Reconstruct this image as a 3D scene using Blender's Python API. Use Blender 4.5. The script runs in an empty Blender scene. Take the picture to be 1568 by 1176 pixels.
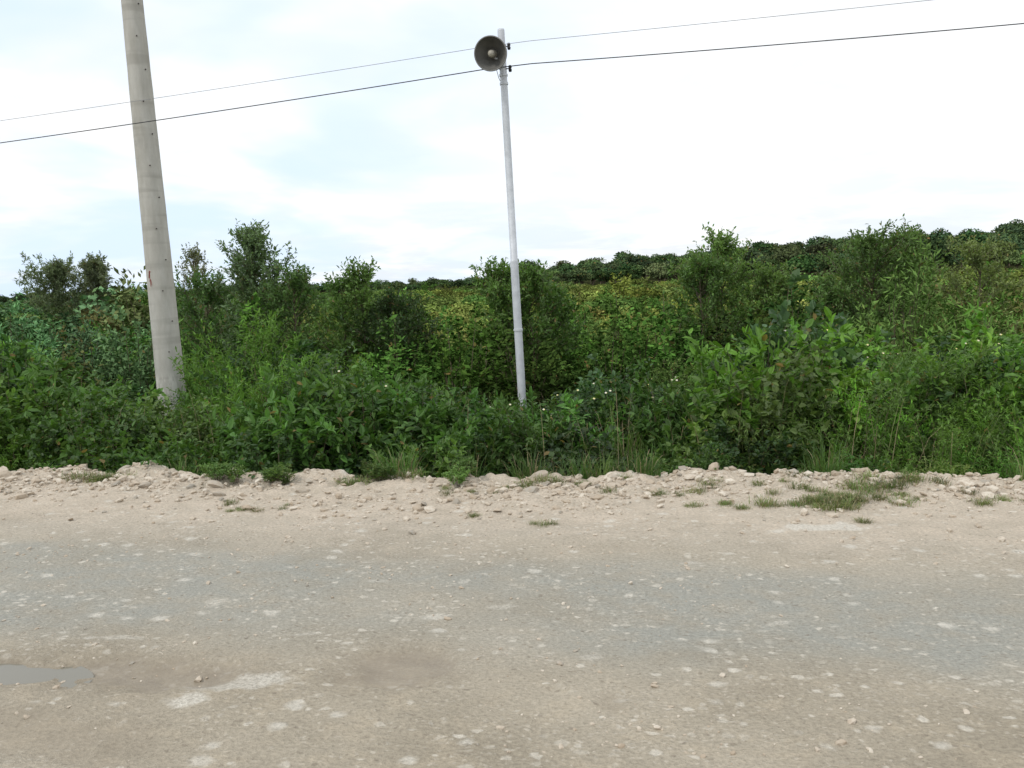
import bpy, math, numpy as np
from mathutils import Matrix, Vector
rng = np.random.default_rng(7)
scene = bpy.context.scene
R = math.radians

# ---------------------------------------------------------------- noise
def _h(ix, iy, seed):
    n = (ix.astype(np.int64)*374761393 + iy.astype(np.int64)*668265263 + seed*1442695041) & 0xffffffff
    n = ((n ^ (n >> 13))*1274126177) & 0xffffffff
    n = (n ^ (n >> 16)) & 0xffffffff
    return n/4294967295.0
def vn(x, y, seed=0):
    x = np.asarray(x, float); y = np.asarray(y, float)
    x, y = np.broadcast_arrays(x, y)
    ix = np.floor(x); iy = np.floor(y); fx = x-ix; fy = y-iy
    fx = fx*fx*(3-2*fx); fy = fy*fy*(3-2*fy)
    a=_h(ix,iy,seed); b=_h(ix+1,iy,seed); c=_h(ix,iy+1,seed); d=_h(ix+1,iy+1,seed)
    return (a*(1-fx)+b*fx)*(1-fy)+(c*(1-fx)+d*fx)*fy
def fbm(x, y, seed=0, o=4):
    s=0; a=.5; t=0
    for i in range(o):
        s = s + a*vn(np.asarray(x)*2**i+17.3*i, np.asarray(y)*2**i-9.1*i, seed+i); t+=a; a*=.5
    return s/t
def ss(a,b,x):
    t=np.clip((np.asarray(x,float)-a)/(b-a),0,1); return t*t*(3-2*t)

# ---------------------------------------------------------------- mesh helpers
def build_mesh(name, parts, mats, smooth=False):
    vs=[];loops=[];tot=[];mi=[];off=0
    for V,F,m in parts:
        V=np.asarray(V,float).reshape(-1,3); F=np.asarray(F,np.int64)
        vs.append(V); loops.append((F+off).ravel()); tot.append(np.full(len(F),F.shape[1])); mi.append(np.full(len(F),m)); off+=len(V)
    V=np.concatenate(vs); L=np.concatenate(loops).astype(np.int32); T=np.concatenate(tot).astype(np.int32); M=np.concatenate(mi).astype(np.int32)
    me=bpy.data.meshes.new(name)
    me.vertices.add(len(V)); me.vertices.foreach_set('co',V.astype(np.float32).ravel())
    me.loops.add(len(L)); me.loops.foreach_set('vertex_index',L)
    me.polygons.add(len(T)); st=np.concatenate([[0],np.cumsum(T)[:-1]]).astype(np.int32)
    me.polygons.foreach_set('loop_start',st); me.polygons.foreach_set('loop_total',T)
    for m in mats: me.materials.append(m)
    me.polygons.foreach_set('material_index',M)
    me.polygons.foreach_set('use_smooth',np.full(len(T),smooth))
    me.update(calc_edges=True); me.validate()
    return me
def add_obj(name, me, parent=None, loc=(0,0,0), rot=(0,0,0), sc=(1,1,1), col=None):
    o=bpy.data.objects.new(name,me); scene.collection.objects.link(o)
    o.location=loc; o.rotation_euler=rot; o.scale=sc
    if parent: o.parent=parent
    if col is not None: o.color=(*col,1)
    return o
def empty(name):
    o=bpy.data.objects.new(name,None); scene.collection.objects.link(o); return o
def norm(v): return v/(np.linalg.norm(v,axis=-1,keepdims=True)+1e-9)
def leaves(P,D,N,L,W,fold=.18,droop=.12):
    n=len(P); D=norm(D); S=norm(np.cross(D,N)); N=norm(np.cross(S,D))
    L=np.broadcast_to(L,(n,))[:,None]; W=np.broadcast_to(W,(n,))[:,None]*.5
    base=P; tip=P+D*L-N*L*droop
    a=P+D*L*.3+N*W*fold; b=P+D*L*.68+N*W*fold*.6
    V=np.stack([base,a+S*W,b+S*W*.8,tip,b-S*W*.8,a-S*W],1).reshape(-1,3)
    i=np.arange(n)[:,None]*6
    F=np.concatenate([i+np.array([[0,1,2,3]]), i+np.array([[0,3,4,5]])])
    return V,F
def leaves4(P,D,N,L,W):
    n=len(P); D=norm(D); S=norm(np.cross(D,N))
    L=np.broadcast_to(L,(n,))[:,None]; W=np.broadcast_to(W,(n,))[:,None]*.5
    V=np.stack([P,P+D*L*.45+S*W,P+D*L,P+D*L*.45-S*W],1).reshape(-1,3)
    return V,np.arange(n)[:,None]*4+np.array([[0,1,2,3]])
def tubes(PL,r0,r1,m=3):
    n,k,_=PL.shape
    T=norm(np.gradient(PL,axis=1)); ref=np.array([.37,.81,.45])
    A=norm(np.cross(T,ref)); B=np.cross(T,A)
    r=np.linspace(0,1,k)[None,:,None]; r=np.reshape(r0,(-1,1,1))*(1-r)+np.reshape(r1,(-1,1,1))*r
    rings=[PL+(A*math.cos(q)+B*math.sin(q))*r for q in np.linspace(0,2*math.pi,m,endpoint=False)]
    V=np.stack(rings,2).reshape(-1,3)
    i=(np.arange(n)*k*m)[:,None,None]; j=(np.arange(k-1)*m)[None,:,None]; q=np.arange(m)[None,None,:]; q2=(q+1)%m
    f=np.stack([i+j+q,i+j+q2,i+j+m+q2,i+j+m+q],-1).reshape(-1,4)
    return V,f
def bez(P0,C,P1,k):
    t=np.linspace(0,1,k)[None,:,None]
    return P0[:,None]*(1-t)**2+2*C[:,None]*t*(1-t)+P1[:,None]*t*t
def sample(PL,idx,t):
    k=PL.shape[1]; f=t*(k-1); a=np.clip(np.floor(f).astype(int),0,k-2); w=(f-a)[:,None]
    p=PL[idx,a]*(1-w)+PL[idx,a+1]*w; d=norm(PL[idx,a+1]-PL[idx,a]); return p,d

# ---------------------------------------------------------------- node helpers
def newmat(name):
    m=bpy.data.materials.new(name); m.use_nodes=True; nt=m.node_tree; nt.nodes.clear()
    out=nt.nodes.new('ShaderNodeOutputMaterial'); return m,nt,out
class NB:
    def __init__(s,nt): s.nt=nt
    def n(s,t,**k):
        nd=s.nt.nodes.new(t)
        for a,b in k.items(): setattr(nd,a,b)
        return nd
    def put(s,sock,v):
        if isinstance(v,bpy.types.NodeSocket): s.nt.links.new(v,sock)
        else:
            if isinstance(v,(tuple,list)) and len(v)==3 and sock.type=='RGBA': v=(*v,1)
            sock.default_value=v
    def math(s,op,a,b=0.0,c=0.0,clamp=False):
        nd=s.n('ShaderNodeMath',operation=op,use_clamp=clamp)
        for i,v in enumerate((a,b,c)): s.put(nd.inputs[i],v)
        return nd.outputs[0]
    def mix(s,f,a,b,blend='MIX'):
        nd=s.n('ShaderNodeMix',data_type='RGBA',blend_type=blend); nd.clamp_factor=True
        s.put(nd.inputs[0],f); s.put(nd.inputs[6],a); s.put(nd.inputs[7],b); return nd.outputs[2]
    def noise(s,vec,scale,detail=4,rough=.55,dist=0.0):
        nd=s.n('ShaderNodeTexNoise'); s.put(nd.inputs['Vector'],vec); nd.inputs['Scale'].default_value=scale
        nd.inputs['Detail'].default_value=detail; nd.inputs['Roughness'].default_value=rough; nd.inputs['Distortion'].default_value=dist
        return nd
    def vor(s,vec,scale,rand=1.0):
        nd=s.n('ShaderNodeTexVoronoi'); nd.voronoi_dimensions='2D'; s.put(nd.inputs['Vector'],vec); nd.inputs['Scale'].default_value=scale; nd.inputs['Randomness'].default_value=rand; return nd
    def rng(s,v,a,b,c=0.0,d=1.0,smooth=False):
        nd=s.n('ShaderNodeMapRange'); nd.clamp=True
        if smooth: nd.interpolation_type='SMOOTHSTEP'
        s.put(nd.inputs[0],v)
        for i,q in enumerate((a,b,c,d)): nd.inputs[i+1].default_value=q
        return nd.outputs[0]
    def attr(s,name):
        nd=s.n('ShaderNodeAttribute'); nd.attribute_name=name; return nd.outputs['Fac']
    def bump(s,h,strength,dist):
        nd=s.n('ShaderNodeBump'); s.put(nd.inputs['Strength'],strength); nd.inputs['Distance'].default_value=dist; s.put(nd.inputs['Height'],h); return nd.outputs[0]
    def bsdf(s,col,rough=.8,spec=.3,metal=0.0,normal=None):
        nd=s.n('ShaderNodeBsdfPrincipled'); s.put(nd.inputs['Base Color'],col); s.put(nd.inputs['Roughness'],rough)
        s.put(nd.inputs['Metallic'],metal); s.put(nd.inputs['Specular IOR Level'],spec)
        if normal is not None: s.put(nd.inputs['Normal'],normal)
        return nd.outputs[0]

def leaf_material(name, trans=.28, spec=.35, rough=.5, near=True):
    m,nt,out=newmat(name); b=NB(nt)
    oi=b.n('ShaderNodeObjectInfo'); geo=b.n('ShaderNodeNewGeometry')
    rp=geo.outputs['Random Per Island']
    val=b.rng(rp,0,1,.6,1.45) if near else b.rng(rp,0,1,.7,1.6)
    val2=b.math('MULTIPLY',val,b.rng(oi.outputs['Random'],0,1,.72,1.28))
    comb=b.n('ShaderNodeCombineColor'); 
    for i in range(3): nt.links.new(val2,comb.inputs[i])
    c=b.mix(1.0,oi.outputs['Color'],comb.outputs[0],'MULTIPLY')
    rr=b.math('FRACT',b.math('MULTIPLY',rp,37.7))
    c=b.mix(b.rng(rr,.6,1,0,.26),c,(.17,.23,.045))
    c=b.mix(b.rng(rr,.988,.99,0,.8),c,(.26,.17,.07))
    if near:
        bs=b.bsdf(c,rough,spec)
        tr=b.n('ShaderNodeBsdfTranslucent'); b.put(tr.inputs[0],b.mix(1.0,c,(1.5,1.6,.8),'MULTIPLY'))
        mx=b.n('ShaderNodeMixShader'); mx.inputs[0].default_value=trans
        nt.links.new(bs,mx.inputs[1]); nt.links.new(tr.outputs[0],mx.inputs[2]); nt.links.new(mx.outputs[0],out.inputs[0])
    else:
        d=b.n('ShaderNodeBsdfDiffuse'); b.put(d.inputs[0],c); nt.links.new(d.outputs[0],out.inputs[0])
    return m
LEAF=leaf_material('leaf_foliage'); LEAFB=leaf_material('shrub_foliage',near=False)
m,nt,out=newmat('bark_twig'); b=NB(nt); oi=b.n('ShaderNodeNewGeometry')
d=b.n('ShaderNodeBsdfDiffuse'); b.put(d.inputs[0],b.mix(oi.outputs['Random Per Island'],(.08,.062,.04),(.20,.165,.12))); nt.links.new(d.outputs[0],out.inputs[0]); WOOD=m
m,nt,out=newmat('dry_straw'); b=NB(nt); geo=b.n('ShaderNodeNewGeometry')
nt.links.new(b.bsdf(b.mix(geo.outputs['Random Per Island'],(.22,.17,.09),(.36,.30,.18)),.8,.2),out.inputs[0]); STRAW=m

# ---------------------------------------------------------------- vegetation prototypes
def rdir(n,r): return norm(r.normal(size=(n,3)))
def make_bush(name,seed,Rr,H,ns,nt_,nl,L,Wr,twl=.25,upness=.6,bot=.3,wr=.006,arch=.8,flat=.55,simple=False):
    r=np.random.default_rng(seed)
    az=r.uniform(0,2*np.pi,ns); rr=Rr*np.sqrt(r.uniform(0,1,ns))
    lob=1+.22*np.sin(az*2+seed)+.15*np.sin(az*5+seed*2)
    lump=.72+.56*vn(rr/Rr*np.cos(az)*2.2+9,rr/Rr*np.sin(az)*2.2+9,seed)
    z=H*(1-flat*(rr/Rr)**2)*lump*r.uniform(.65,1.05,ns)
    P1=np.stack([rr*lob*np.cos(az),rr*lob*np.sin(az),z],1)
    P0=np.stack([rr*.3*np.cos(az),rr*.3*np.sin(az),0*z],1)+r.normal(0,.05*Rr,(ns,3))*[1,1,0]
    C=P0*.5+P1*.5; C[:,2]=z*arch; C+=r.normal(0,.08*Rr,(ns,3))
    PL=bez(P0,C,P1,5)
    idx=np.repeat(np.arange(ns),nt_); t=bot+(1-bot)*r.uniform(0,1,len(idx))**.7
    p,d=sample(PL,idx,np.clip(t,0,.999))
    outw=p*[1,1,0]; outw=norm(outw+1e-4)
    td=norm(d*.5+outw*.5+rdir(len(idx),r)*.75+np.array([0,0,upness]))
    tl=twl*r.uniform(.5,1.3,len(idx))[:,None]
    e=p+td*tl; TL=bez(p,p+td*tl*.55+np.array([0,0,.12])*tl,e,3)
    li=np.repeat(np.arange(len(idx)),nl); lt=np.tile((np.arange(nl)+.7)/nl,len(idx)).clip(0,.999)
    q,qd=sample(TL,li,lt)
    D=norm(qd*.55+rdir(len(li),r)*.85+np.array([0,0,.05])); 
    N=np.array([0,0,.9])+rdir(len(li),r)*.7
    ll=L*r.uniform(.6,1.25,len(li)); ww=ll*Wr*r.uniform(.8,1.15,len(li))
    V,F=leaves4(q,D,N,ll,ww*1.1) if simple else leaves(q,D,N,ll,ww)
    parts=[(V,F,0)]
    V,F=tubes(PL,np.full(ns,wr),np.full(ns,wr*.35)); parts.append((V,F,1))
    return build_mesh(name,parts,[LEAFB if simple else LEAF,WOOD])
def make_crown(name,seed,Rr,H,nclump,nleaf,L,low=.62,trunk=.14):
    # broad crown: trunk, limbs and rounded leaf clumps
    r=np.random.default_rng(seed)
    c=rdir(nclump,r)*np.array([Rr*.62,Rr*.62,H*.24])*r.uniform(.5,1,(nclump,1))+np.array([0,0,H*low])
    rad=Rr*r.uniform(.30,.50,nclump)
    ci=np.repeat(np.arange(nclump),nleaf); d=rdir(len(ci),r); d[:,2]=np.abs(d[:,2])*1.0-.25*(r.uniform(size=len(ci))<.4)
    P=c[ci]+d*rad[ci][:,None]*np.array([1,1,.75])*r.uniform(.75,1.08,(len(ci),1))
    N=d+rdir(len(ci),r)*.5; D=rdir(len(ci),r)
    V,F=leaves4(P,D,N,L*r.uniform(.7,1.2,len(ci)),L*.7)
    tp=np.zeros((1,4,3)); tp[0,:,2]=np.linspace(0,H*.6,4); V2,F2=tubes(tp,np.array([trunk]),np.array([trunk*.5]),6)
    b0=np.tile([0,0,H*.3],(nclump,1)); PL=bez(b0,(b0+c)/2+[0,0,-.04*H],c,4); V3,F3=tubes(PL,np.full(nclump,trunk*.45),np.full(nclump,trunk*.2),3)
    return build_mesh(name,[(V,F,0),(V2,F2,1),(V3,F3,1)],[LEAFB,WOOD])
def make_tree(name,seed,H,Rr,nb,nt_,nl,L,Wr,tr=.035,crown0=.2,twl=.22,el=(30,62)):
    r=np.random.default_rng(seed); k=9
    tp=np.zeros((1,k,3)); tp[0,:,2]=np.linspace(0,H*.93,k); tp[0,1:,:2]=np.cumsum(r.normal(0,.03*H/3,(k-1,2)),0)
    t=crown0+(.97-crown0)*r.uniform(0,1,nb)**.85
    p,_=sample(tp,np.zeros(nb,int),t)
    az=np.arange(nb)*2.4+r.normal(0,.4,nb)
    clump=.5+1.0*vn(az*.9,t*4,seed)
    prof=np.sin(np.clip((t-crown0)/(1-crown0),0,1)**.8*np.pi*.80+.45)
    bl=Rr*np.clip(prof,.25,1)*clump*r.uniform(.7,1.25,nb)
    e=np.radians(r.uniform(el[0],el[1],nb)+t*14)
    d=np.stack([np.cos(az)*np.cos(e),np.sin(az)*np.cos(e),np.sin(e)],1)
    P1=p+d*bl[:,None]; C=p+d*bl[:,None]*.5-np.array([0,0,.10])*bl[:,None]
    PL=bez(p,C,P1,6)
    idx=np.repeat(np.arange(nb),nt_); tt=.25+.74*r.uniform(0,1,len(idx))**.65
    q,qd=sample(PL,idx,tt)
    td=norm(qd*.7+rdir(len(idx),r)*.75+np.array([0,0,.3])); tl=twl*r.uniform(.5,1.3,len(idx))[:,None]
    TL=bez(q,q+td*tl*.5,q+td*tl+np.array([0,0,.08])*tl,4)
    li=np.repeat(np.arange(len(idx)),nl); lt=np.tile((np.arange(nl)+.6)/nl,len(idx)).clip(0,.999)
    a,ad=sample(TL,li,lt)
    D=norm(ad*.7+rdir(len(li),r)*.8); N=np.array([0,0,.7])+rdir(len(li),r)*.8
    ll=L*r.uniform(.6,1.25,len(li))
    V,F=leaves(a,D,N,ll,ll*Wr)
    parts=[(V,F,0)]
    V,F=tubes(tp,np.array([tr]),np.array([tr*.2]),7); parts.append((V,F,1))
    V,F=tubes(PL,np.full(nb,tr*.3),np.full(nb,tr*.08),4); parts.append((V,F,1))
    V,F=tubes(TL,np.full(len(idx),tr*.08),np.full(len(idx),tr*.04),3); parts.append((V,F,1))
    return build_mesh(name,parts,[LEAF,WOOD])
def make_grass(name,seed,n,H,spread,w,lean=.5,straw=.15):
    r=np.random.default_rng(seed)
    az=r.uniform(0,6.283,n); rr=spread*np.sqrt(r.uniform(0,1,n))*r.uniform(.3,1,n)
    P0=np.stack([rr*np.cos(az),rr*np.sin(az),0*rr-.01],1)
    h=H*r.uniform(.4,1.1,n); a2=az+r.normal(0,1.0,n); ln=lean*h*r.uniform(.3,1.4,n)
    P1=P0+np.stack([ln*np.cos(a2),ln*np.sin(a2),h*r.uniform(.55,1,n)],1)
    C=P0*.6+P1*.4; C[:,2]=h*.85
    PL=bez(P0,C,P1,5)
    side=np.stack([-np.sin(a2),np.cos(a2),0*a2],1)[:,None]*np.array([1,.95,.8,.5,.06])[None,:,None]*w*.5*r.uniform(.6,1.3,n)[:,None,None]
    V=np.stack([PL-side,PL+side],2).reshape(-1,3)
    i=(np.arange(n)*10)[:,None]; j=(np.arange(4)*2)[None]
    F=np.stack([i+j,i+j+1,i+j+3,i+j+2],-1)
    ns=int(n*straw)
    parts=[(V,F[ns:].reshape(-1,4),0)]
    if ns: parts.append((V,F[:ns].reshape(-1,4),1))
    return build_mesh(name,parts,[LEAF,STRAW])

# (list, natural height)
BRAM=([make_bush(f'bramble_{i}',10+i,.5,.75,50,6,6,.060,.68,.18,.45,.15,.004) for i in range(3)],.75)
BRAMT=([make_bush(f'tall_bramble_{i}',15+i,.6,1.35,60,9,6,.066,.62,.22,.5,.25,.005,flat=.45) for i in range(3)],1.35)
NETT=([make_bush(f'weed_{i}',20+i,.38,.85,32,7,7,.07,.42,.12,.3,.15,.004,flat=.3) for i in range(3)],.85)
FEATH=([make_bush(f'feathery_{i}',30+i,.45,1.0,46,10,9,.044,.24,.17,.7,.25,.003,flat=.45) for i in range(2)],1.0)
OVAT=([make_bush(f'shrub_{i}',40+i,.85,2.0,48,10,7,.09,.48,.28,.6,.3,.009,flat=.62,simple=True) for i in range(4)],2.0)
NARR=([make_bush(f'narrow_shrub_{i}',50+i,.85,1.9,50,11,8,.10,.24,.30,.8,.3,.008,flat=.62,simple=True) for i in range(3)],1.9)
BIGL=([make_bush(f'broadleaf_{i}',60+i,.5,1.7,34,5,4,.13,.78,.2,.4,.3,.007,flat=.4) for i in range(2)],1.7)
FAR=([make_bush(f'far_shrub_{i}',70+i,1.2,2.1,46,8,5,.15,.45,.38,.7,.4,.012,flat=.66,simple=True) for i in range(2)]
    +[make_crown(f'far_round_shrub_{i}',74+i,1.35,2.1,12,110,.15,.55,.03) for i in range(4)],2.1)
DIST=([make_crown(f'forest_tree_{i}',80+i,2.6,5.4,16,80,.42) for i in range(5)],5.4)
GRAS=([make_grass(f'grass_{i}',90+i,130,.55,.22,.008,.55,.12) for i in range(3)],.55)
LAWN=([make_grass(f'turf_{i}',95+i,130,.09,.14,.004,.9,.3) for i in range(3)],.09)
STEM=([make_grass(f'dry_stem_{i}',98+i,18,.9,.25,.005,.35,.6) for i in range(2)],.9)

# ---------------------------------------------------------------- terrain frame
A=-math.atan(.1776); ca,sa=math.cos(A),math.sin(A)
def w2l(x,y): dx=np.asarray(x,float); dy=np.asarray(y,float)-6.75; return dx*ca+dy*sa, -dx*sa+dy*ca
def l2w(s,t): return s*ca-t*sa, s*sa+t*ca+6.75
def edge(s): return .38*(fbm(s*.7,3.3,5,3)-.5)+.34*(fbm(s*3,1.3,6,2)-.5)
# x, y, rx, ry, depth
POT=[(-.52,3.36,.24,.15,.034),(-1.58,3.38,.38,.14,.040),(-2.32,3.42,.36,.12,.05),(-2.0,2.95,.5,.14,.015),(.35,3.0,.05,.06,.010)]
def pot_d(x,y,s,t,i):
    px,py,rx,ry,dp=POT[i]; nn=fbm(s*4+i*3,t*4,44,3)-.5; n2=fbm(s*14,t*14,46,3)-.5
    a=-.18; dx=(x-px)*math.cos(a)+(y-py)*math.sin(a); dy=-(x-px)*math.sin(a)+(y-py)*math.cos(a)
    return np.sqrt((dx/rx)**2+(dy/ry)**2)+nn*1.1+n2*.7
def road_z(s,t):
    tt=t-edge(s)
    z=.03*(fbm(s*.5,t*.8,1,3)-.5)+.018*(fbm(s*5,t*5,2,3)-.5)
    z=z-.02*np.exp(-((t+2.85)/.4)**2)-.02*np.exp(-((t+4.5)/.4)**2)
    b=ss(-1.3,-.15,tt)
    z=z+b*(.01+.17*(fbm(s*3.2,t*3.2,8,4)-.45)*ss(-.8,-.1,tt)+.07*(fbm(s*14,t*14,9,3)-.5))
    d=ss(-.02,.55,tt+.12*(fbm(s*6,t*6,11,2)-.5))
    z=z-d*.85
    d2=ss(-9,-9.8,t); z=z-d2*.85
    x,y=l2w(s,t); fine=.013*(fbm(s*22,t*22,3,3)-.5)
    for i in range(len(POT)):
        q=pot_d(x,y,s,t,i); z=z-POT[i][4]*ss(1.6,.3,q)
        fine=fine*(1-.6*ss(1.1,.4,q))
    return z+fine
def ground_z(x,y):
    s,t=w2l(x,y)
    z=-.62-.2*ss(0,9,t)+.16*(fbm(x*.35,y*.35,21,3)-.5)
    z=z+ss(160,240,y)*(3.1*ss(-6,55,x)+5.4*ss(35,180,x)+1.8*(fbm(x*.025+5,y*.01,4,2)-.5)*ss(5,40,x))
    return z
def axis(lo,hi,step,out,g=1.18):
    c=list(np.arange(lo,hi+1e-6,step)); d=step; v=c[-1]
    while v<out[1]: d*=g; v+=d; c.append(v)
    d=step; v=c[0]
    while v>out[0]: d*=g; v-=d; c.insert(0,v)
    return np.array(c)
def grid(xs,ys,zf):
    X,Y=np.meshgrid(xs,ys,indexing='xy'); Z=zf(X,Y)
    V=np.stack([X,Y,Z],-1).reshape(-1,3); nx=len(xs); ny=len(ys)
    i=np.arange(ny-1)[:,None]*nx+np.arange(nx-1)[None]
    F=np.stack([i,i+1,i+1+nx,i+nx],-1).reshape(-1,4)
    return V,F,X,Y

# ground
m,nt,out=newmat('undergrowth_soil'); b=NB(nt); geo=b.n('ShaderNodeNewGeometry'); P=geo.outputs['Position']
n1=b.noise(P,.25,3); n2=b.noise(P,6,3)
c=b.mix(b.rng(n1.outputs[0],.35,.65),(.03,.045,.016),(.06,.068,.025)); c=b.mix(b.rng(n2.outputs[0],.45,.7),c,(.05,.04,.025))
d=b.n('ShaderNodeBsdfDiffuse'); b.put(d.inputs[0],c); nt.links.new(d.outputs[0],out.inputs[0]); SOIL=m
V,F,_,_=grid(axis(-12,12,.4,(-2500,2500),1.09),axis(2,30,.4,(-600,2800),1.09),ground_z)
add_obj('ground',build_mesh('ground',[(V,F,0)],[SOIL],True))

# road
sx=axis(-7,6.2,.022,(-160,160),1.12); ty=axis(-5.6,.75,.02,(-10.5,1.1),1.15)
V,F,S,T=grid(sx,ty,road_z)
me=build_mesh('gravel_road',[(V,F,0)],[],True)
X,Y=l2w(S,T); TT=T-edge(S)
wob=.5*(fbm(S*.5,T*.9,31,3)-.5)+.25*(fbm(S*2.5,T*5,35,3)-.5)
g=np.exp(-((T+2.65+wob)/.66)**4)+np.exp(-((T+4.75+wob)/.5)**4)*.45+.4*np.exp(-((T+1.6+wob)/.25)**2)+.5*ss(-.8,-2.5,S)*ss(-3.5,-4.4,T)
g=np.clip(g*(.3+1.15*fbm(S*.7,T*2.2,33,4)),0,1)
damp=np.zeros_like(S)
for i,w in enumerate((.85,.85,.95,.5,.4)):
    q=pot_d(X,Y,S,T,i)
    damp=np.maximum(damp,w*(.65*ss(1.35,.6,q)+.35*ss(2.3,.8,q)))
pale=np.zeros_like(S)
dx=fbm(S*9,T*9,41,4)-.5
for px,py,rx,ry,al in ((-1.16,3.25,.15,.06,.9),(-1.33,3.12,.09,.05,.9),(1.89,5.07,.22,.10,.9),(-2.9,4.4,.09,.03,.6),(-.1,4.0,.1,.03,.5),(-.75,4.4,.07,.025,.6),(2.3,3.5,.06,.05,.5),(1.2,3.7,.06,.03,.5),(.3,3.4,.05,.04,.5),(-.45,3.9,.06,.03,.7),(-1.6,4.2,.05,.04,.5),(1.0,4.5,.07,.02,.5),(-.9,2.6,.05,.03,.7),(-1.9,3.75,.12,.025,.5),(-1.0,3.75,.06,.03,.6)):
    qx=X-px; qy=Y-py
    pale=np.maximum(pale,al*ss(1.25,.7,np.sqrt((qx/rx)**2+(qy/ry)**2)+dx*2.6))
for nm,arr in (('grey',g),('damp',damp),('pale',pale),('shoulder',ss(-2.3,-1.1,TT+wob*.9)),('bank',ss(.0,.18,TT))):
    at=me.attributes.new(nm,'FLOAT','POINT'); at.data.foreach_set('value',arr.astype(np.float32).ravel())
m,nt,out=newmat('limestone_gravel'); b=NB(nt); tc=b.n('ShaderNodeTexCoord'); P=tc.outputs['Object']
mp=b.n('ShaderNodeMapping'); nt.links.new(P,mp.inputs[0]); mp.inputs['Scale'].default_value=(.8,1.1,0)
Q=mp.outputs[0]
dn=b.noise(Q,22,2); vm=b.n('ShaderNodeVectorMath',operation='MULTIPLY_ADD'); nt.links.new(dn.outputs['Color'],vm.inputs[0]); vm.inputs[1].default_value=(.045,.045,0); nt.links.new(Q,vm.inputs[2]); QD=vm.outputs[0]
n0=b.noise(Q,1.1,4); n1=b.noise(Q,5,6,.65); n2=b.noise(Q,60,3,.75)
gf=b.math('MULTIPLY',b.attr('grey'),b.rng(n1.outputs[0],.35,.6,.5,1.1))
c=b.mix(b.rng(n0.outputs[0],.35,.65),(.33,.285,.215),(.44,.385,.30))
c=b.mix(b.rng(n1.outputs[0],.5,.7,0,.65),c,(.48,.405,.30))
c=b.mix(gf,c,(.345,.335,.29))
c=b.mix(b.math('MULTIPLY',b.attr('shoulder'),b.rng(n1.outputs[0],.35,.6,.5,.95)),c,(.57,.485,.385))
def peb(scale,thr,lo,hi,vec,soft=.10):
    v=b.vor(vec,scale); sc=b.n('ShaderNodeSeparateColor'); nt.links.new(v.outputs['Color'],sc.inputs[0])
    size=b.rng(sc.outputs[1],0,1,lo,hi)
    mask=b.math('MULTIPLY',b.math('GREATER_THAN',sc.outputs[0],thr),b.rng(b.math('SUBTRACT',size,v.outputs['Distance']),-.06,soft))
    return mask,sc.outputs[2]
n5=b.noise(Q,1.7,5,.65)
m1,r1=peb(7,.84,.06,.26,QD,.12)
m2,r2=peb(20,b.rng(n5.outputs[0],.42,.64,.97,.45),.08,.40,QD,.12)
m3,r3=peb(48,b.rng(n5.outputs[0],.40,.64,.92,.4),.15,.48,QD,.2)
c=b.mix(b.math('MULTIPLY',m3,b.rng(r3,0,1,.1,.5)),c,(.62,.56,.465))
c=b.mix(b.math('MULTIPLY',m2,b.rng(r2,0,1,.15,.75)),c,(.66,.61,.52))
c=b.mix(b.math('MULTIPLY',m1,.6),c,(.66,.62,.54))
m4,r4=peb(31,.88,.1,.30,QD)
c=b.mix(b.math('MULTIPLY',m4,.5),c,(.22,.185,.14))
c=b.mix(b.math('MULTIPLY',b.attr('pale'),b.rng(n2.outputs[0],.35,.6,.5,.95)),c,(.65,.61,.53))
gr=b.rng(n2.outputs[0],.3,.7,.76,1.22); cc=b.n('ShaderNodeCombineColor')
for i in range(3): nt.links.new(gr,cc.inputs[i])
c=b.mix(1.0,c,cc.outputs[0],'MULTIPLY')
c=b.mix(b.math('MULTIPLY',b.attr('damp'),.85),c,b.mix(b.rng(n1.outputs[0],.35,.65),(.19,.155,.115),(.28,.235,.175)))
bk=b.attr('bank'); c=b.mix(bk,c,(.08,.06,.038))
h=b.math('ADD',b.math('MULTIPLY',n2.outputs[0],.7),b.math('MULTIPLY',n1.outputs[0],1.0))
rough=b.rng(b.attr('damp'),.5,.9,.92,.45)
nt.links.new(b.bsdf(c,rough,.25,normal=b.bump(h,b.rng(b.attr('damp'),.2,.8,1.0,.4),.022)),out.inputs[0])
me.materials.append(m)
add_obj('gravel_road',me,loc=(0,6.75,0),rot=(0,0,A))
# shallow puddle in the left hand pothole
m,nt,out=newmat('muddy_water'); b=NB(nt)
nt.links.new(b.bsdf((.20,.185,.145),.10,.35),out.inputs[0])
def lathe(prof,seg=48,closed=False):
    prof=np.asarray(prof,float); a=np.linspace(0,2*np.pi,seg,endpoint=False)
    V=np.stack([prof[:,None,0]*np.cos(a),prof[:,None,0]*np.sin(a),np.broadcast_to(prof[:,None,1],(len(prof),seg))],-1).reshape(-1,3)
    i=np.arange(len(prof)-1)[:,None]*seg; j=np.arange(seg)[None]; j2=(j+1)%seg
    return V,np.stack([i+j,i+j2,i+seg+j2,i+seg+j],-1).reshape(-1,4)
px,py=-2.32,3.42; s_,t_=w2l(px,py); zc=float(road_z(s_,t_))
V,F=lathe([(1,0),(.6,0),(.001,0)],40); V=V*[.50,.20,1]
add_obj('puddle',build_mesh('puddle',[(V,F,0)],[m],True),loc=(px,py,zc+.022),rot=(0,0,-.18))

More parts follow.
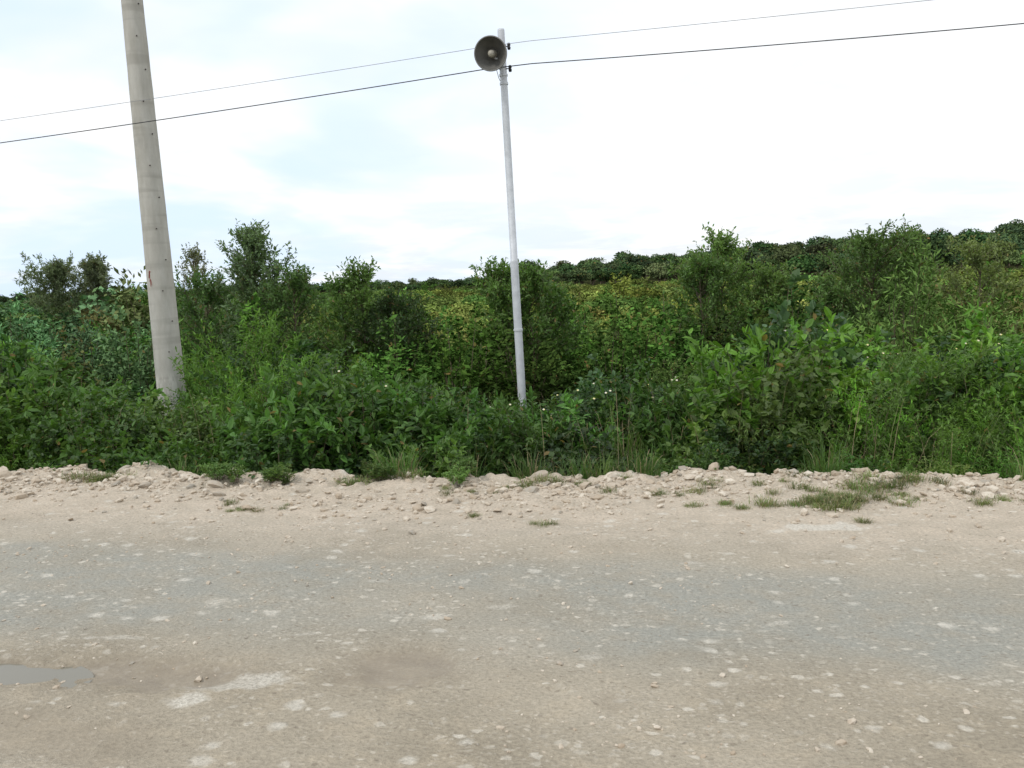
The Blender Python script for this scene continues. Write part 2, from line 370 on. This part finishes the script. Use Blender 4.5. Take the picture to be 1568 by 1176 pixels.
# stones
m,nt,out=newmat('limestone_rubble'); b=NB(nt); geo=b.n('ShaderNodeNewGeometry'); rp=geo.outputs['Random Per Island']
nz=b.noise(geo.outputs['Position'],40,3)
c=b.mix(rp,(.42,.345,.26),(.64,.575,.48)); c=b.mix(b.rng(b.math('FRACT',b.math('MULTIPLY',rp,13.3)),.85,.95),c,(.34,.31,.26))
c=b.mix(b.rng(nz.outputs[0],.45,.7,0,.65),c,(.38,.295,.21))
nt.links.new(b.bsdf(c,.92,.2),out.inputs[0]); STONE=m
def ico(sub):
    import bmesh
    bm=bmesh.new(); bmesh.ops.create_icosphere(bm,subdivisions=sub,radius=1)
    V=np.array([v.co[:] for v in bm.verts]); F=np.array([[v.index for v in f.verts] for f in bm.faces]); bm.free(); return V,F
def stones(name,s,t,size,sub,seed,sink=.3):
    r=np.random.default_rng(seed); V0,F0=ico(sub); n=len(s)
    V=np.broadcast_to(V0,(n,*V0.shape)).copy()
    for k in range(4 if sub>1 else 3):
        d=rdir(n,r)[:,None]; h=r.uniform(.35,.8,n)[:,None]
        dot=(V*d).sum(-1); ex=np.clip(dot-h,0,None); V=V-ex[...,None]*d
    V*=r.uniform(.85,1.15,V.shape[:2])[...,None] if sub==1 else r.uniform(.94,1.06,V.shape[:2])[...,None]
    sc=np.stack([r.uniform(.8,1.4,n),r.uniform(.7,1.1,n),r.uniform(.45,.8,n)],1)[:,None]
    V=V*sc*size[:,None,None]
    a=r.uniform(0,6.28,n); c_,s_=np.cos(a)[:,None],np.sin(a)[:,None]
    x=V[...,0]*c_-V[...,1]*s_; y=V[...,0]*s_+V[...,1]*c_
    z=V[...,2]+x*r.normal(0,.2,n)[:,None]
    zz=road_z(s,t)+size*.6*(1-2*sink)
    W=np.stack([x+s[:,None],y+t[:,None],z+zz[:,None]],-1).reshape(-1,3)
    F=(np.arange(n)[:,None,None]*len(V0)+F0[None]).reshape(-1,3)
    return add_obj(name,build_mesh(name,[(W,F,0)],[STONE],False),loc=(0,6.75,0),rot=(0,0,A))
n=12500; s=rng.uniform(-9,8,n); t=edge(s)-np.abs(rng.normal(0,.55,n))+.08
dens=fbm(s*1.3,t*2,51,3); k=dens+rng.uniform(-.14,.14,n)>.50; s,t=s[k],t[k]
sz=.007+.009*rng.exponential(1,len(s)); sz=np.clip(sz,.006,.05)
stones('edge_rubble',s,t,sz,1,3)
n=300; s=rng.uniform(-9,8,n); t=edge(s)+rng.normal(-.12,.22,n); sz=np.clip(.02+.02*rng.exponential(1,n),.018,.09)
stones('limestone_rocks',s,t,sz,2,4,.45)
n=9000; s=rng.uniform(-6.5,5.5,n); t=rng.uniform(-5.6,-.3,n); k=fbm(s*1.1,t*1.8,52,3)+rng.uniform(-.15,.15,n)>.5; s,t=s[k],t[k]
sz=np.clip(.003+.0034*rng.exponential(1,len(s)),.003,.022)
stones('loose_gravel',s,t,sz,1,5,.4)

# ---------------------------------------------------------------- planting
GAIN=1.5
def jit(c,v=.18,r=rng):
    f=GAIN*(1+r.normal(0,v*.8)); return tuple(float(max(.005,q*f*(1+r.normal(0,v*.25)))) for q in c)
C_BR=(.048,.100,.020); C_BRIGHT=(.080,.160,.024); C_DK=(.028,.060,.017); C_YG=(.118,.142,.036); C_BL=(.062,.115,.052); C_BRN=(.09,.102,.038); C_LG=(.074,.126,.032)
def pick(l): return l[0][rng.integers(len(l[0]))]
def place(parent,kind,x,y,h,wide=1.0,col=C_BR,z=None,v=.18):
    me=pick(kind); sc=h/kind[1]
    w=(.35+.65*sc)*wide
    zz=float(ground_z(x,y)) if z is None else z
    return add_obj(me.name,me,parent,(x,y,zz),(rng.normal(0,.06),rng.normal(0,.06),rng.uniform(0,6.28)),(w,w,sc),jit(col,v))
class Spacer:
    def __init__(s,cell): s.c=cell; s.g={}
    def ok(s,x,y,d):
        cx,cy=int(x//s.c),int(y//s.c); k=int(d//s.c)+1
        for i in range(cx-k,cx+k+1):
            for j in range(cy-k,cy+k+1):
                for (a,b_) in s.g.get((i,j),()):
                    if (a-x)**2+(b_-y)**2<d*d: return False
        s.g.setdefault((cx,cy),[]).append((x,y)); return True
KX=np.array([-.9,-.618,-.57,-.53,-.48,-.37,-.345,-.30,-.263,-.20,-.145,-.066,-.03,.045,.068,.13,.21,.272,.328,.39,.446,.525,.618,.9])
KV=np.array([.05,.055,.065,.10,.130,.130,.075,.068,.085,.095,.115,.122,.146,.146,.132,.125,.118,.085,.050,.078,.10,.10,.07,.06])
thicket=empty('roadside_thicket')
sp_=Spacer(.3)
for i in range(5200):
    s=rng.uniform(-10.5,9.5); t=rng.uniform(.26,4.6)
    x,y=l2w(s,t); x=float(x);y=float(y)
    if abs(x/y)>.78: continue
    tt=t-float(edge(np.array(s))); r_=x/y
    hollow=(-2.8<x<-1.0 and tt<.95) or (-5.6<x<-3.6 and tt<.75) or (.9<x<1.6 and tt<.5)
    if hollow and rng.uniform()<.95: continue
    if not sp_.ok(x,y,.28+.045*t): continue
    k=np.interp(r_,KX,KV)+rng.normal(0,.009)
    if y>10.4 and not(-.5<r_<-.35): k-=.008
    ztop=1.6-y*k; gz=float(ground_z(x,y))
    fr=.44+.60*tt*(.4+1.2*float(fbm(s*.8,2,77,2)))+rng.normal(0,.1)
    if (-2.9<x<-.9 or x<-3.3) and tt<1.5: fr+=.28
    h=min(ztop-gz, fr)*.92
    if rng.uniform()<.28: h*=.68
    h=max(h,.22)
    if (x-.13)**2+(y-10.5)**2<.12: continue
    if (x+4.78)**2+(y-11.6)**2<.3: continue
    zone=float(fbm(x*.55+3,y*.6,61,3)); q=rng.uniform()
    if -.08<r_<.24 and q<.6:
        if q<.34: place(thicket,GRAS,x,y,h,.8,C_LG)
        else: place(thicket,NETT,x,y,h,1.0,C_BR)
    elif -.33<r_<-.2 and y>8.6 and q<.6: place(thicket,FEATH,x,y,h*1.05,1.0,C_BRIGHT)
    elif zone>.57: place(thicket,FEATH,x,y,h,1.0,C_BRIGHT if q<.5 else C_LG)
    elif zone<.45: place(thicket,NETT,x,y,h,1.15,C_BR if r_<.25 else C_BRIGHT)
    elif r_>.28 and q<.5: place(thicket,BRAMT if h>.9 else BRAM,x,y,h,1.1,C_BRIGHT)
    else: place(thicket,BRAMT if h>.85 else BRAM,x,y,h,1.1,C_BR if q<.6 else (C_DK if q<.85 else C_LG))
for i in range(170):
    s=rng.uniform(-9,8); t=float(edge(np.array(s)))+rng.uniform(.06,.45); x,y=l2w(s,t)
    if float(fbm(s*.9,5,78,2))<.47: continue
    if (-2.7<x<-1.1 or -5.6<x<-3.6) and rng.uniform()<.8: continue
    place(thicket,GRAS,float(x),float(y),rng.uniform(.22,.5),.8,C_LG if rng.uniform()<.4 else C_BR,z=float(road_z(np.array(s),np.array(t)))-.03)
for i in range(60):
    s=rng.uniform(-9,8); t=float(edge(np.array(s)))+rng.uniform(.10,.3); x,y=l2w(s,t)
    if float(fbm(s*.9,5,78,2))>.55 or (-2.7<x<-1.1): continue
    place(thicket,BRAM,float(x),float(y),rng.uniform(.2,.36),.7,C_BR if rng.uniform()<.6 else C_BRIGHT,z=float(road_z(np.array(s),np.array(t)))-.02)
for i in range(120):
    s=rng.uniform(-9,8); t=rng.uniform(.6,4.5); x,y=map(float,l2w(s,t))
    if -.03<x/y<.05 and rng.uniform()<.7: continue
    ztop=1.6-y*np.interp(x/y,KX,KV); gz=float(ground_z(x,y)); h=min(ztop-gz+.12,1.1+.3*t)
    place(thicket,STEM,x,y,h,.8,C_BRN)
for (x,y,h,n_) in ((3.0,8.5,1.5,2),(3.5,9.3,2.15,4),(2.9,9.4,1.7,2),(2.3,8.9,1.05,1),(1.6,9.8,1.2,2),(1.2,10.6,1.2,2),(3.9,8.9,1.6,2),(3.3,7.6,.7,1),(-1.5,7.9,.7,1),(1.0,9.0,.8,1)):
    for j in range(n_):
        place(thicket,BIGL,x+rng.normal(0,.25),y+rng.normal(0,.2),h*rng.uniform(.8,1.0),.85,C_BL,v=.1)

# shrubs behind
shr=empty('shrubland')
sp_=Spacer(.8)
for i in range(9000):
    y=11.2*(42/11.2)**(rng.uniform()**.9); x=rng.uniform(-.76,.76)*y
    if y<12.3 and (abs(x+4.8)<.5): continue
    if not sp_.ok(x,y,.76+.035*(y-11)): continue
    r_=x/y
    k=.052-.0030*(min(y,26)-11)+rng.normal(0,.015)
    cen=float(ss(-.24,-.09,r_)*ss(.23,.14,r_))
    k=k*(1-cen)+cen*(.058-.0012*(y-11)+rng.normal(0,.008))
    if r_>.46: k-=.006
    k+=.020*float(ss(.26,.30,r_)*ss(.44,.40,r_))
    if r_<-.3: k+=.006
    gz=float(ground_z(x,y)); fn=float(fbm(x*.1,y*.08,71,3))
    if y<26: h=1.6-y*k-gz
    else: h=1.35+.7*fn+(.35 if r_>.46 else 0)
    h=max(.7,h)*rng.choice([rng.uniform(.6,.85),rng.uniform(.9,1.1)]); q=rng.uniform()
    zone=float(fbm(x*.3+9,y*.3,63,2))
    if zone>.54: kd,col=NARR,(C_YG if (r_>-.15 and y>14) else C_LG)
    elif zone<.46: kd,col=OVAT,C_BR
    else: kd,col=(OVAT,C_BR if q<.25 else C_DK) if q<.5 else (NARR,C_LG)
    if y>20 and q<.7: kd=FAR
    if y>18 and -.25<r_<.3: col=C_YG if q<.6 else (C_LG if q<.85 else C_BR)
    if r_<-.42: col=C_BL if q<.35 else (C_BRN if q<.5 else (C_DK if q<.8 else C_BR))
    if r_>.45 and q<.45: col=C_BRN
    if abs(r_+.33)<.12 and q<.3 and y<15: kd,col=FEATH,C_BRIGHT
    place(shr,kd,x,y,h,rng.uniform(1.05,1.4),col,v=.26)
sp_=Spacer(2)
for i in range(9000):
    u=rng.uniform(); y=40*(158/40)**u; x=rng.uniform(-.78,.8)*y
    if not sp_.ok(x,y,min(.043*y+.1,4.6)): continue
    gz=float(ground_z(x,y)); r_=x/y
    h=1.15+1.0*float(fbm(x*.06,y*.05,71,3))+rng.normal(0,.25)
    if r_>.42 and y<80: h+=.2
    h=max(1.0,h); q=rng.uniform()
    zone=float(fbm(x*.05,y*.04,72,3))
    col=(C_YG if q<.7 else C_LG) if zone>.40 else (C_LG if q<.7 else C_BR)
    if r_<-.15: col=C_LG if q<.6 else C_BR
    if r_<-.4: col=C_BL if q<.6 else C_LG
    if r_>.35: col=C_YG if q<.4 else (C_BRN if q<.6 else C_LG)
    place(shr,FAR,x,y,h,rng.uniform(1.1,1.5)*(1+.003*y),col,v=.28)
# distant forest
forest=empty('distant_forest')
sp_=Spacer(3)
for i in range(4000):
    y=rng.uniform(168,256); x=rng.uniform(-.75,.8)*y
    if x<-3 and y<232: continue
    if not sp_.ok(x,y,3.7): continue
    big=rng.uniform()
    h=3.8+rng.uniform(0,1.8)+(2.4 if big>.86 else 0)
    if x<-3: h=3.0+rng.uniform(0,1.8)
    if x>20: h+=.6
    place(forest,DIST,x,y,h,rng.uniform(1.0,1.35),(.038,.064,.027) if rng.uniform()<.72 else (.060,.086,.035),v=.3)

# individual trees
def tree(nm,x,y,top,Rr,col,seed,nb=46,nt_=10,nl=12,L=.07,Wr=.42,c0=.2,tr=.028,el=(22,52)):
    gz=float(ground_z(x,y)); H=top-gz
    me=make_tree(nm,seed,H/1.02,Rr,nb,nt_,nl,L,Wr,tr,c0,.24,el)
    o=add_obj(nm,me,None,(x,y,gz),(0,0,seed*1.3),(1,1,1),tuple(q*1.6 for q in col)); return o
tree('sapling_tree',-4.6,15,2.85,.85,(.09,.135,.065),101,100,11,10,el=(30,62))
tree('sapling_tree',-6.35,17,2.6,.85,(.12,.13,.07),102,46,8,7,L=.06,el=(35,65))
tree('sapling_tree',-2.9,14,1.85,.6,(.055,.10,.025),103,46,10,9)
tree('sapling_tree',-2.4,14,2.1,.65,(.06,.105,.025),104,50,10,9)
tree('sapling_tree',-.15,13,2.05,.65,(.065,.115,.028),105,54,10,9)
tree('sapling_tree',.3,13,1.85,.7,(.05,.095,.022),106,60,10,9)
tree('sapling_tree',.75,13.4,1.5,.5,(.055,.11,.025),107,50,10,9)
tree('sapling_tree',4.0,15,2.4,.95,(.08,.135,.035),108,80,11,9)
tree('sapling_tree',3.4,14.6,2.0,.8,(.06,.11,.028),109,60,11,9)
tree('sapling_tree',4.8,15.2,1.7,.8,(.075,.125,.032),110,60,11,9)
tree('sapling_tree',6.55,15,2.5,.95,(.075,.13,.035),111,84,11,9)
tree('sapling_tree',7.4,15.3,2.35,.8,(.07,.12,.03),112,70,11,9)
tree('sapling_tree',5.9,15,1.4,.8,(.06,.105,.03),113,60,11,9)
tree('sapling_tree',9.0,16,2.1,1.0,(.09,.115,.04),114,60,10,9)
tree('sapling_tree',-17.1,35,3.1,1.3,(.11,.13,.075),115,100,10,9,L=.14,Wr=.3,el=(30,68))
tree('sapling_tree',-18.9,35,2.9,1.7,(.10,.125,.07),116,110,10,9,L=.14,Wr=.3,el=(25,65))
tree('sapling_tree',-5.5,15.5,1.9,.95,(.045,.085,.025),117,60,10,9)
tree('sapling_tree',-3.8,14.5,1.95,.85,(.055,.10,.03),118,60,10,9)
tree('sapling_tree',-1.9,13.8,1.45,.8,(.036,.068,.022),119,66,11,9,el=(15,45))

# verge turf on the gravel
turf=empty('verge_grass')
for (x,y,rx,ry,n_,h) in ((2.3,5.62,.42,.16,40,.75),(2.6,5.95,.45,.12,22,.8),(1.46,5.64,.24,.10,9,.5),(-2.03,5.97,.35,.12,10,.4),(.21,5.33,.08,.03,3,.5),(-.3,5.6,.06,.03,2,.4),(3.5,5.55,.35,.16,12,.6),(-3.6,7.1,.3,.08,8,.9),(2.2,5.15,.06,.03,2,.4),(1.1,6.0,.4,.1,7,.6),(-1.1,6.7,.3,.06,8,.9),(.5,6.4,.4,.05,8,.9),(1.7,6.2,.4,.1,7,.7),(-.3,6.3,.4,.1,6,.5)):
    for j in range(n_):
        X_=x+rng.normal(0,rx*.6); Y_=y+rng.normal(0,ry*.6); s_,t_=w2l(X_,Y_); z_=float(road_z(s_,t_))
        sc=h*rng.uniform(.5,1.15)
        add_obj('turf',pick(LAWN),turf,(X_,Y_,z_),(0,0,rng.uniform(0,6)),(sc*1.1,sc*1.1,sc),jit((.095,.13,.04),.2))
for (x,y) in ((-2.0,6.72),(-2.45,6.8),(-.35,6.55),(-1.0,6.6)):
    for j in range(3):
        X_=x+rng.normal(0,.1);Y_=y+rng.normal(0,.06); s_,t_=w2l(X_,Y_)
        place(turf,NETT,X_,Y_,.15,.6,C_LG,z=float(road_z(s_,t_)))

# wild flowers
m,nt,out=newmat('petals'); b=NB(nt); geo=b.n('ShaderNodeNewGeometry')
nt.links.new(b.bsdf(b.mix(b.rng(geo.outputs['Random Per Island'],.4,.6),(.75,.72,.62),(.70,.64,.25)),.7,.2),out.inputs[0]); PET=m
pts=[]
for i in range(60):
    r_=rng.choice([rng.uniform(.02,.25),rng.uniform(-.3,0),rng.uniform(.3,.6)],p=[.5,.1,.4]); y=rng.uniform(8.2,10.5); x=r_*y
    k=np.interp(r_,KX,KV); pts.append((x,y,1.6-y*k-rng.uniform(-.04,.25)))
pts=np.array(pts); n=len(pts); a=np.arange(7)*2*np.pi/7
allp=np.repeat(pts,7,0); aa=np.tile(a,n); D=np.stack([np.cos(aa),np.sin(aa)*.7-.3,np.sin(aa)*.5+.3],1)
V,F=leaves(allp,D,np.tile([0,-.5,.8],(len(allp),1)),np.full(len(allp),.015),np.full(len(allp),.010))
st=bez(pts-np.array([0,0,.35]),pts-np.array([.02,0,.2]),pts,4); V2,F2=tubes(st,np.full(n,.002),np.full(n,.0015))
add_obj('wildflowers',build_mesh('wildflowers',[(V,F,0),(V2,F2,1)],[PET,LEAF]),col=C_BR)

# ---------------------------------------------------------------- poles
m,nt,out=newmat('weathered_concrete'); b=NB(nt); tc=b.n('ShaderNodeTexCoord'); P=tc.outputs['Object']
mp=b.n('ShaderNodeMapping'); nt.links.new(P,mp.inputs[0]); mp.inputs['Scale'].default_value=(1,1,.25)
mr=b.n('ShaderNodeMapping'); nt.links.new(P,mr.inputs[0]); mr.inputs['Scale'].default_value=(.3,.3,3)
n1=b.noise(mp.outputs[0],9,5,.65); n2=b.noise(P,90,4,.7); n4=b.noise(mr.outputs[0],1.6,3)
c=b.mix(b.rng(n1.outputs[0],.35,.7),(.54,.52,.47),(.42,.40,.35)); c=b.mix(b.rng(n4.outputs[0],.52,.60,0,.45),c,(.33,.31,.27))
c=b.mix(b.rng(n2.outputs[0],.6,.75,0,.5),c,(.25,.23,.19))
sp=b.n('ShaderNodeSeparateXYZ'); nt.links.new(P,sp.inputs[0])
lo=b.math('MULTIPLY',b.rng(sp.outputs[2],1.35,1.2),b.rng(n1.outputs[0],.42,.5)); c=b.mix(lo,c,(.68,.66,.60))
nt.links.new(b.bsdf(c,.9,.2,normal=b.bump(n2.outputs[0],.35,.01)),out.inputs[0]); CONC=m
def simple(name,col,rough=.5,metal=0.,sc=20,var=.3,spec=.4):
    m,nt,out=newmat(name); b=NB(nt); tc=b.n('ShaderNodeTexCoord'); nz=b.noise(tc.outputs['Object'],sc,4)
    c=b.mix(b.rng(nz.outputs[0],.3,.7),tuple(q*(1-var) for q in col),col)
    nt.links.new(b.bsdf(c,rough,spec,metal),out.inputs[0]); return m
RED=simple('red_paint',(.35,.06,.04),.8)
IRON=simple('rusty_iron',(.07,.055,.05),.7)
cp=empty('concrete_utility_pole'); cp.location=(-4.78,11.6,-.8); cp.rotation_euler=(0,-.0175,0)
prof=[(.205,-.3)]; 
for z in np.linspace(0,9.6,33): prof.append((.202-.0105*z+.0015*math.sin(z*9),z))
prof+= [(.09,9.62),(0.001,9.63)]
V,F=lathe(prof,40); add_obj('shaft',build_mesh('shaft',[(V,F,0)],[CONC],True),cp)
V,F=lathe([(.009,0),(.009,.012),(.006,.018),(.0005,.018)],10)
bm=build_mesh('step_socket',[(V,F,0)],[IRON])
for i,z in enumerate(np.arange(1.6,9,.42)):
    a=R(-35) if i%2 else R(-62); rr=.200-.0105*z
    add_obj(f'step_socket_{i+1}',bm,cp,(rr*math.cos(a),rr*math.sin(a),z),(0,R(90),a))
pl=[]
for pts_ in ([(-.55,2.62),(-.45,2.72),(-.3,2.70)],[(-.5,2.58),(-.36,2.60),(-.3,2.52)],[(-.42,2.72),(-.44,2.6),(-.4,2.5)]):
    q=[]
    for a,z in pts_: rr=.202-.0105*z+.0015; aa=-math.pi/2+a; q.append((rr*math.cos(aa),rr*math.sin(aa),z))
    pl.append(q)
V,F=tubes(np.array(pl),np.full(3,.005),np.full(3,.004),4); add_obj('paint_mark',build_mesh('paint_mark',[(V,F,0)],[RED]),cp)

GALV=simple('galvanised_steel',(.66,.68,.71),.5,.1,14,.2)
HORNM=simple('horn_grey_paint',(.30,.295,.28),.45,.25,9,.25)
HORNI=simple('horn_inner',(.19,.185,.17),.5,.2,9,.3)
BULB=simple('horn_bulb',(.46,.43,.36),.5,.1,12,.2)
BLK=simple('black_plastic',(.02,.02,.02),.5)
lp=empty('loudspeaker_pole'); lp.location=(.145,10.5,-.75); lp.rotation_euler=(0,-.0255,0)
prof=[(.052,-.3),(.052,.9),(.05,2.6),(.0495,2.62),(.045,2.625),(.044,4.2),(.043,5.38),(.040,5.40),(.0005,5.405)]
V,F=lathe(prof,24); add_obj('pole_tube',build_mesh('pole_tube',[(V,F,0)],[GALV],True),lp)
for i,z in enumerate((4.76,4.86,5.13,5.2,1.75)):
    rr=.0 if z>3 else .007
    V,F=lathe([(.044+rr,-.014),(.052+rr,-.013),(.052+rr,.013),(.044+rr,.014)],24); add_obj(f'clamp_band_{i+1}',build_mesh('clamp_band',[(V,F,0)],[GALV],False),lp,(0,0,z))
for i,z in enumerate((4.93,5.19)):
    V,F=lathe([(.001,-.04),(.016,-.038),(.022,-.015),(.014,0),(.022,.015),(.016,.038),(.001,.04)],14); add_obj(f'insulator_{i+1}',build_mesh('insulator',[(V,F,0)],[BLK],True),lp,(.085,-.02,z))
    V,F=tubes(np.array([[(0.02,-.02,z),(.06,-.02,z),(.085,-.02,z),(.10,-.02,z+.02)]]),np.array([.007]),np.array([.006]),6); add_obj(f'hook_{i+1}',build_mesh('hook',[(V,F,0)],[IRON]),lp)
horn=empty('horn_assembly'); horn.parent=lp
outer=[(.186,.006),(.196,.010),(.200,.004),(.199,-.006),(.190,-.012),(.172,-.04),(.140,-.085),(.108,-.125),(.085,-.155),(.072,-.185),(.070,-.20),(.001,-.20)]
V,F=lathe(outer,56); add_obj('bell_outer',build_mesh('bell_outer',[(V,F,0)],[HORNM],True),horn)
inner=[(.186,.006),(.183,-.004),(.165,-.036),(.133,-.082),(.100,-.122),(.078,-.15),(.066,-.17),(.001,-.172)]
V,F=lathe(inner[::-1],56); add_obj('bell_inner',build_mesh('bell_inner',[(V,F,0)],[HORNI],True),horn)
bulb=[(.050,-.165),(.046,-.10),(.042,-.06),(.042,-.045),(.040,-.03),(.034,-.012),(.020,-.001),(.001,.002)]
V,F=lathe(bulb,32); add_obj('reflector_cone',build_mesh('reflector_cone',[(V,F,0)],[BULB],True),horn)
drv=[(.001,-.33),(.045,-.33),(.054,-.32),(.056,-.24),(.062,-.235),(.062,-.20),(.001,-.20)]
V,F=lathe(drv,32); add_obj('driver_unit',build_mesh('driver_unit',[(V,F,0)],[HORNM],True),horn)
md=Vector((-.20,-1,-.22)).normalized(); q=md.to_track_quat('Z','Y')
horn.rotation_mode='QUATERNION'; horn.rotation_quaternion=q; horn.location=(-.14,-.30,5.045)
bp=[[(.0,-.04,5.02),(-.02,-.10,5.02),(-.05,-.13,5.02),(-.10,-.15,5.03)]]
V,F=tubes(np.array(bp),np.array([.014]),np.array([.012]),8); add_obj('bracket_arm',build_mesh('bracket_arm',[(V,F,0)],[GALV]),lp)
V,F=tubes(np.array([[(-.04,-.02,4.93),(-.10,-.12,4.93),(-.15,-.16,4.94),(-.2,-.17,4.96)],[(-.04,-.02,5.12),(-.09,-.1,5.14),(-.12,-.13,5.13),(-.15,-.15,5.09)]]),np.array([.008,.008]),np.array([.008,.008]),6); add_obj('bracket_yoke',build_mesh('bracket_yoke',[(V,F,0)],[GALV]),lp)
V,F=tubes(np.array([[(-.09,.02,4.98),(-.06,.06,4.85),(.0,.055,4.7),(.03,.053,4.6),(.0,.054,4.5)]]),np.array([.004]),np.array([.004]),6); add_obj('speaker_cable',build_mesh('speaker_cable',[(V,F,0)],[BLK]),lp)

# wires
def wire(name,pts,r,mat):
    P=np.array(pts,float); t=np.linspace(0,1,len(P)); tt=np.linspace(0,1,120)
    PL=np.stack([np.interp(tt,t,P[:,i]) for i in range(3)],1)[None]
    V,F=tubes(PL,np.array([r]),np.array([r]),6); add_obj(name,build_mesh(name,[(V,F,0)],[mat],True))
def wl(za,zl,zr,sagl,sagr,px=.10,L=9.0,Rr=8.0):
    pts=[]
    for x in np.linspace(-L*4,px,60):
        u=(px-x); f=u/7.0; z=za-(za-zl)*(f*1.15-.15*f*f if f<2.5 else 1.94) 
        pts.append((x,10.46-.1776*x,z))
    for x in np.linspace(px,Rr*4,60)[1:]:
        u=(x-px)/5.7; z=za+(zr-za)*u-sagr*4*u*(1-u)/4*1.0 if u<1 else zr+(u-1)*.12
        pts.append((x,10.46-.1776*x,z))
    return pts
WIREM=simple('wire_dark',(.03,.03,.035),.5); WIREG=simple('wire_grey',(.34,.34,.35),.5)
wire('power_cable',wl(4.21,3.72,4.22,.05,.05),.006,WIREM)
wire('telephone_wire',wl(4.47,4.01,4.57,.05,.03),.003,WIREG)

# ---------------------------------------------------------------- world
w=bpy.data.worlds.new('World'); scene.world=w; w.use_nodes=True; nt=w.node_tree; nt.nodes.clear(); b=NB(nt)
SE=R(50); az=R(-125)
sky=b.n('ShaderNodeTexSky'); sky.sky_type='NISHITA'; sky.sun_disc=False; sky.sun_elevation=SE; sky.sun_rotation=az; sky.air_density=1.0; sky.dust_density=1.5
tc=b.n('ShaderNodeTexCoord'); sp=b.n('ShaderNodeSeparateXYZ'); nt.links.new(tc.outputs['Generated'],sp.inputs[0])
zz=b.math('ADD',b.math('MAXIMUM',sp.outputs[2],0.0),.16)
cx=b.n('ShaderNodeCombineXYZ'); nt.links.new(b.math('DIVIDE',sp.outputs[0],zz),cx.inputs[0]); nt.links.new(b.math('DIVIDE',sp.outputs[1],zz),cx.inputs[1])
n1=b.noise(cx.outputs[0],.62,4,.55,.4); n2=b.noise(cx.outputs[0],1.7,4,.6,.3)
left=b.rng(sp.outputs[0],.25,-.35,.3,1,True)
gap=b.math('MULTIPLY',b.rng(n1.outputs[0],.38,.60,0,1,True),left)
skys=b.mix(1.0,sky.outputs[0],(.12,.12,.12),'MULTIPLY')
cl=b.mix(b.rng(n2.outputs[0],.4,.62,0,1,True),(1.15,1.15,1.15),(1.02,1.04,1.06))
low=b.rng(sp.outputs[2],.0,.12,.8,0,True)
cl=b.mix(b.math('MULTIPLY',low,b.rng(n2.outputs[0],.40,.6)),cl,(.85,.90,.95))
pale=b.mix(.88,skys,(.84,1.01,1.22))
col=b.mix(gap,cl,pale)
bg=b.n('ShaderNodeBackground'); nt.links.new(col,bg.inputs[0]); bg.inputs[1].default_value=1.0
o=b.n('ShaderNodeOutputWorld'); nt.links.new(bg.outputs[0],o.inputs[0])
sl=bpy.data.lights.new('sun','SUN'); sl.energy=1.4; sl.angle=R(11); sl.color=(1,.94,.84)
so=bpy.data.objects.new('sun',sl); scene.collection.objects.link(so)
sd=Vector((math.sin(az)*math.cos(SE),math.cos(az)*math.cos(SE),math.sin(SE))); so.rotation_euler=sd.to_track_quat('Z','Y').to_euler()

# ---------------------------------------------------------------- camera
p,th=R(7.0),R(1.9)
Fw=Vector((0,math.cos(p),-math.sin(p))); up0=Vector((0,math.sin(p),math.cos(p))); r0=Vector((1,0,0))
Rv=r0*math.cos(th)-up0*math.sin(th); Uv=r0*math.sin(th)+up0*math.cos(th)
cam=bpy.data.cameras.new('camera'); co=bpy.data.objects.new('camera',cam); scene.collection.objects.link(co)
M=Matrix((Rv,Uv,-Fw)).transposed().to_4x4(); M.translation=Vector((0,0,1.6)); co.matrix_world=M
cam.sensor_width=36; cam.lens=36*1269/1568; cam.clip_end=6000; cam.clip_start=.05
scene.camera=co
scene.view_settings.view_transform='Standard'; scene.view_settings.look='None'; scene.view_settings.exposure=0
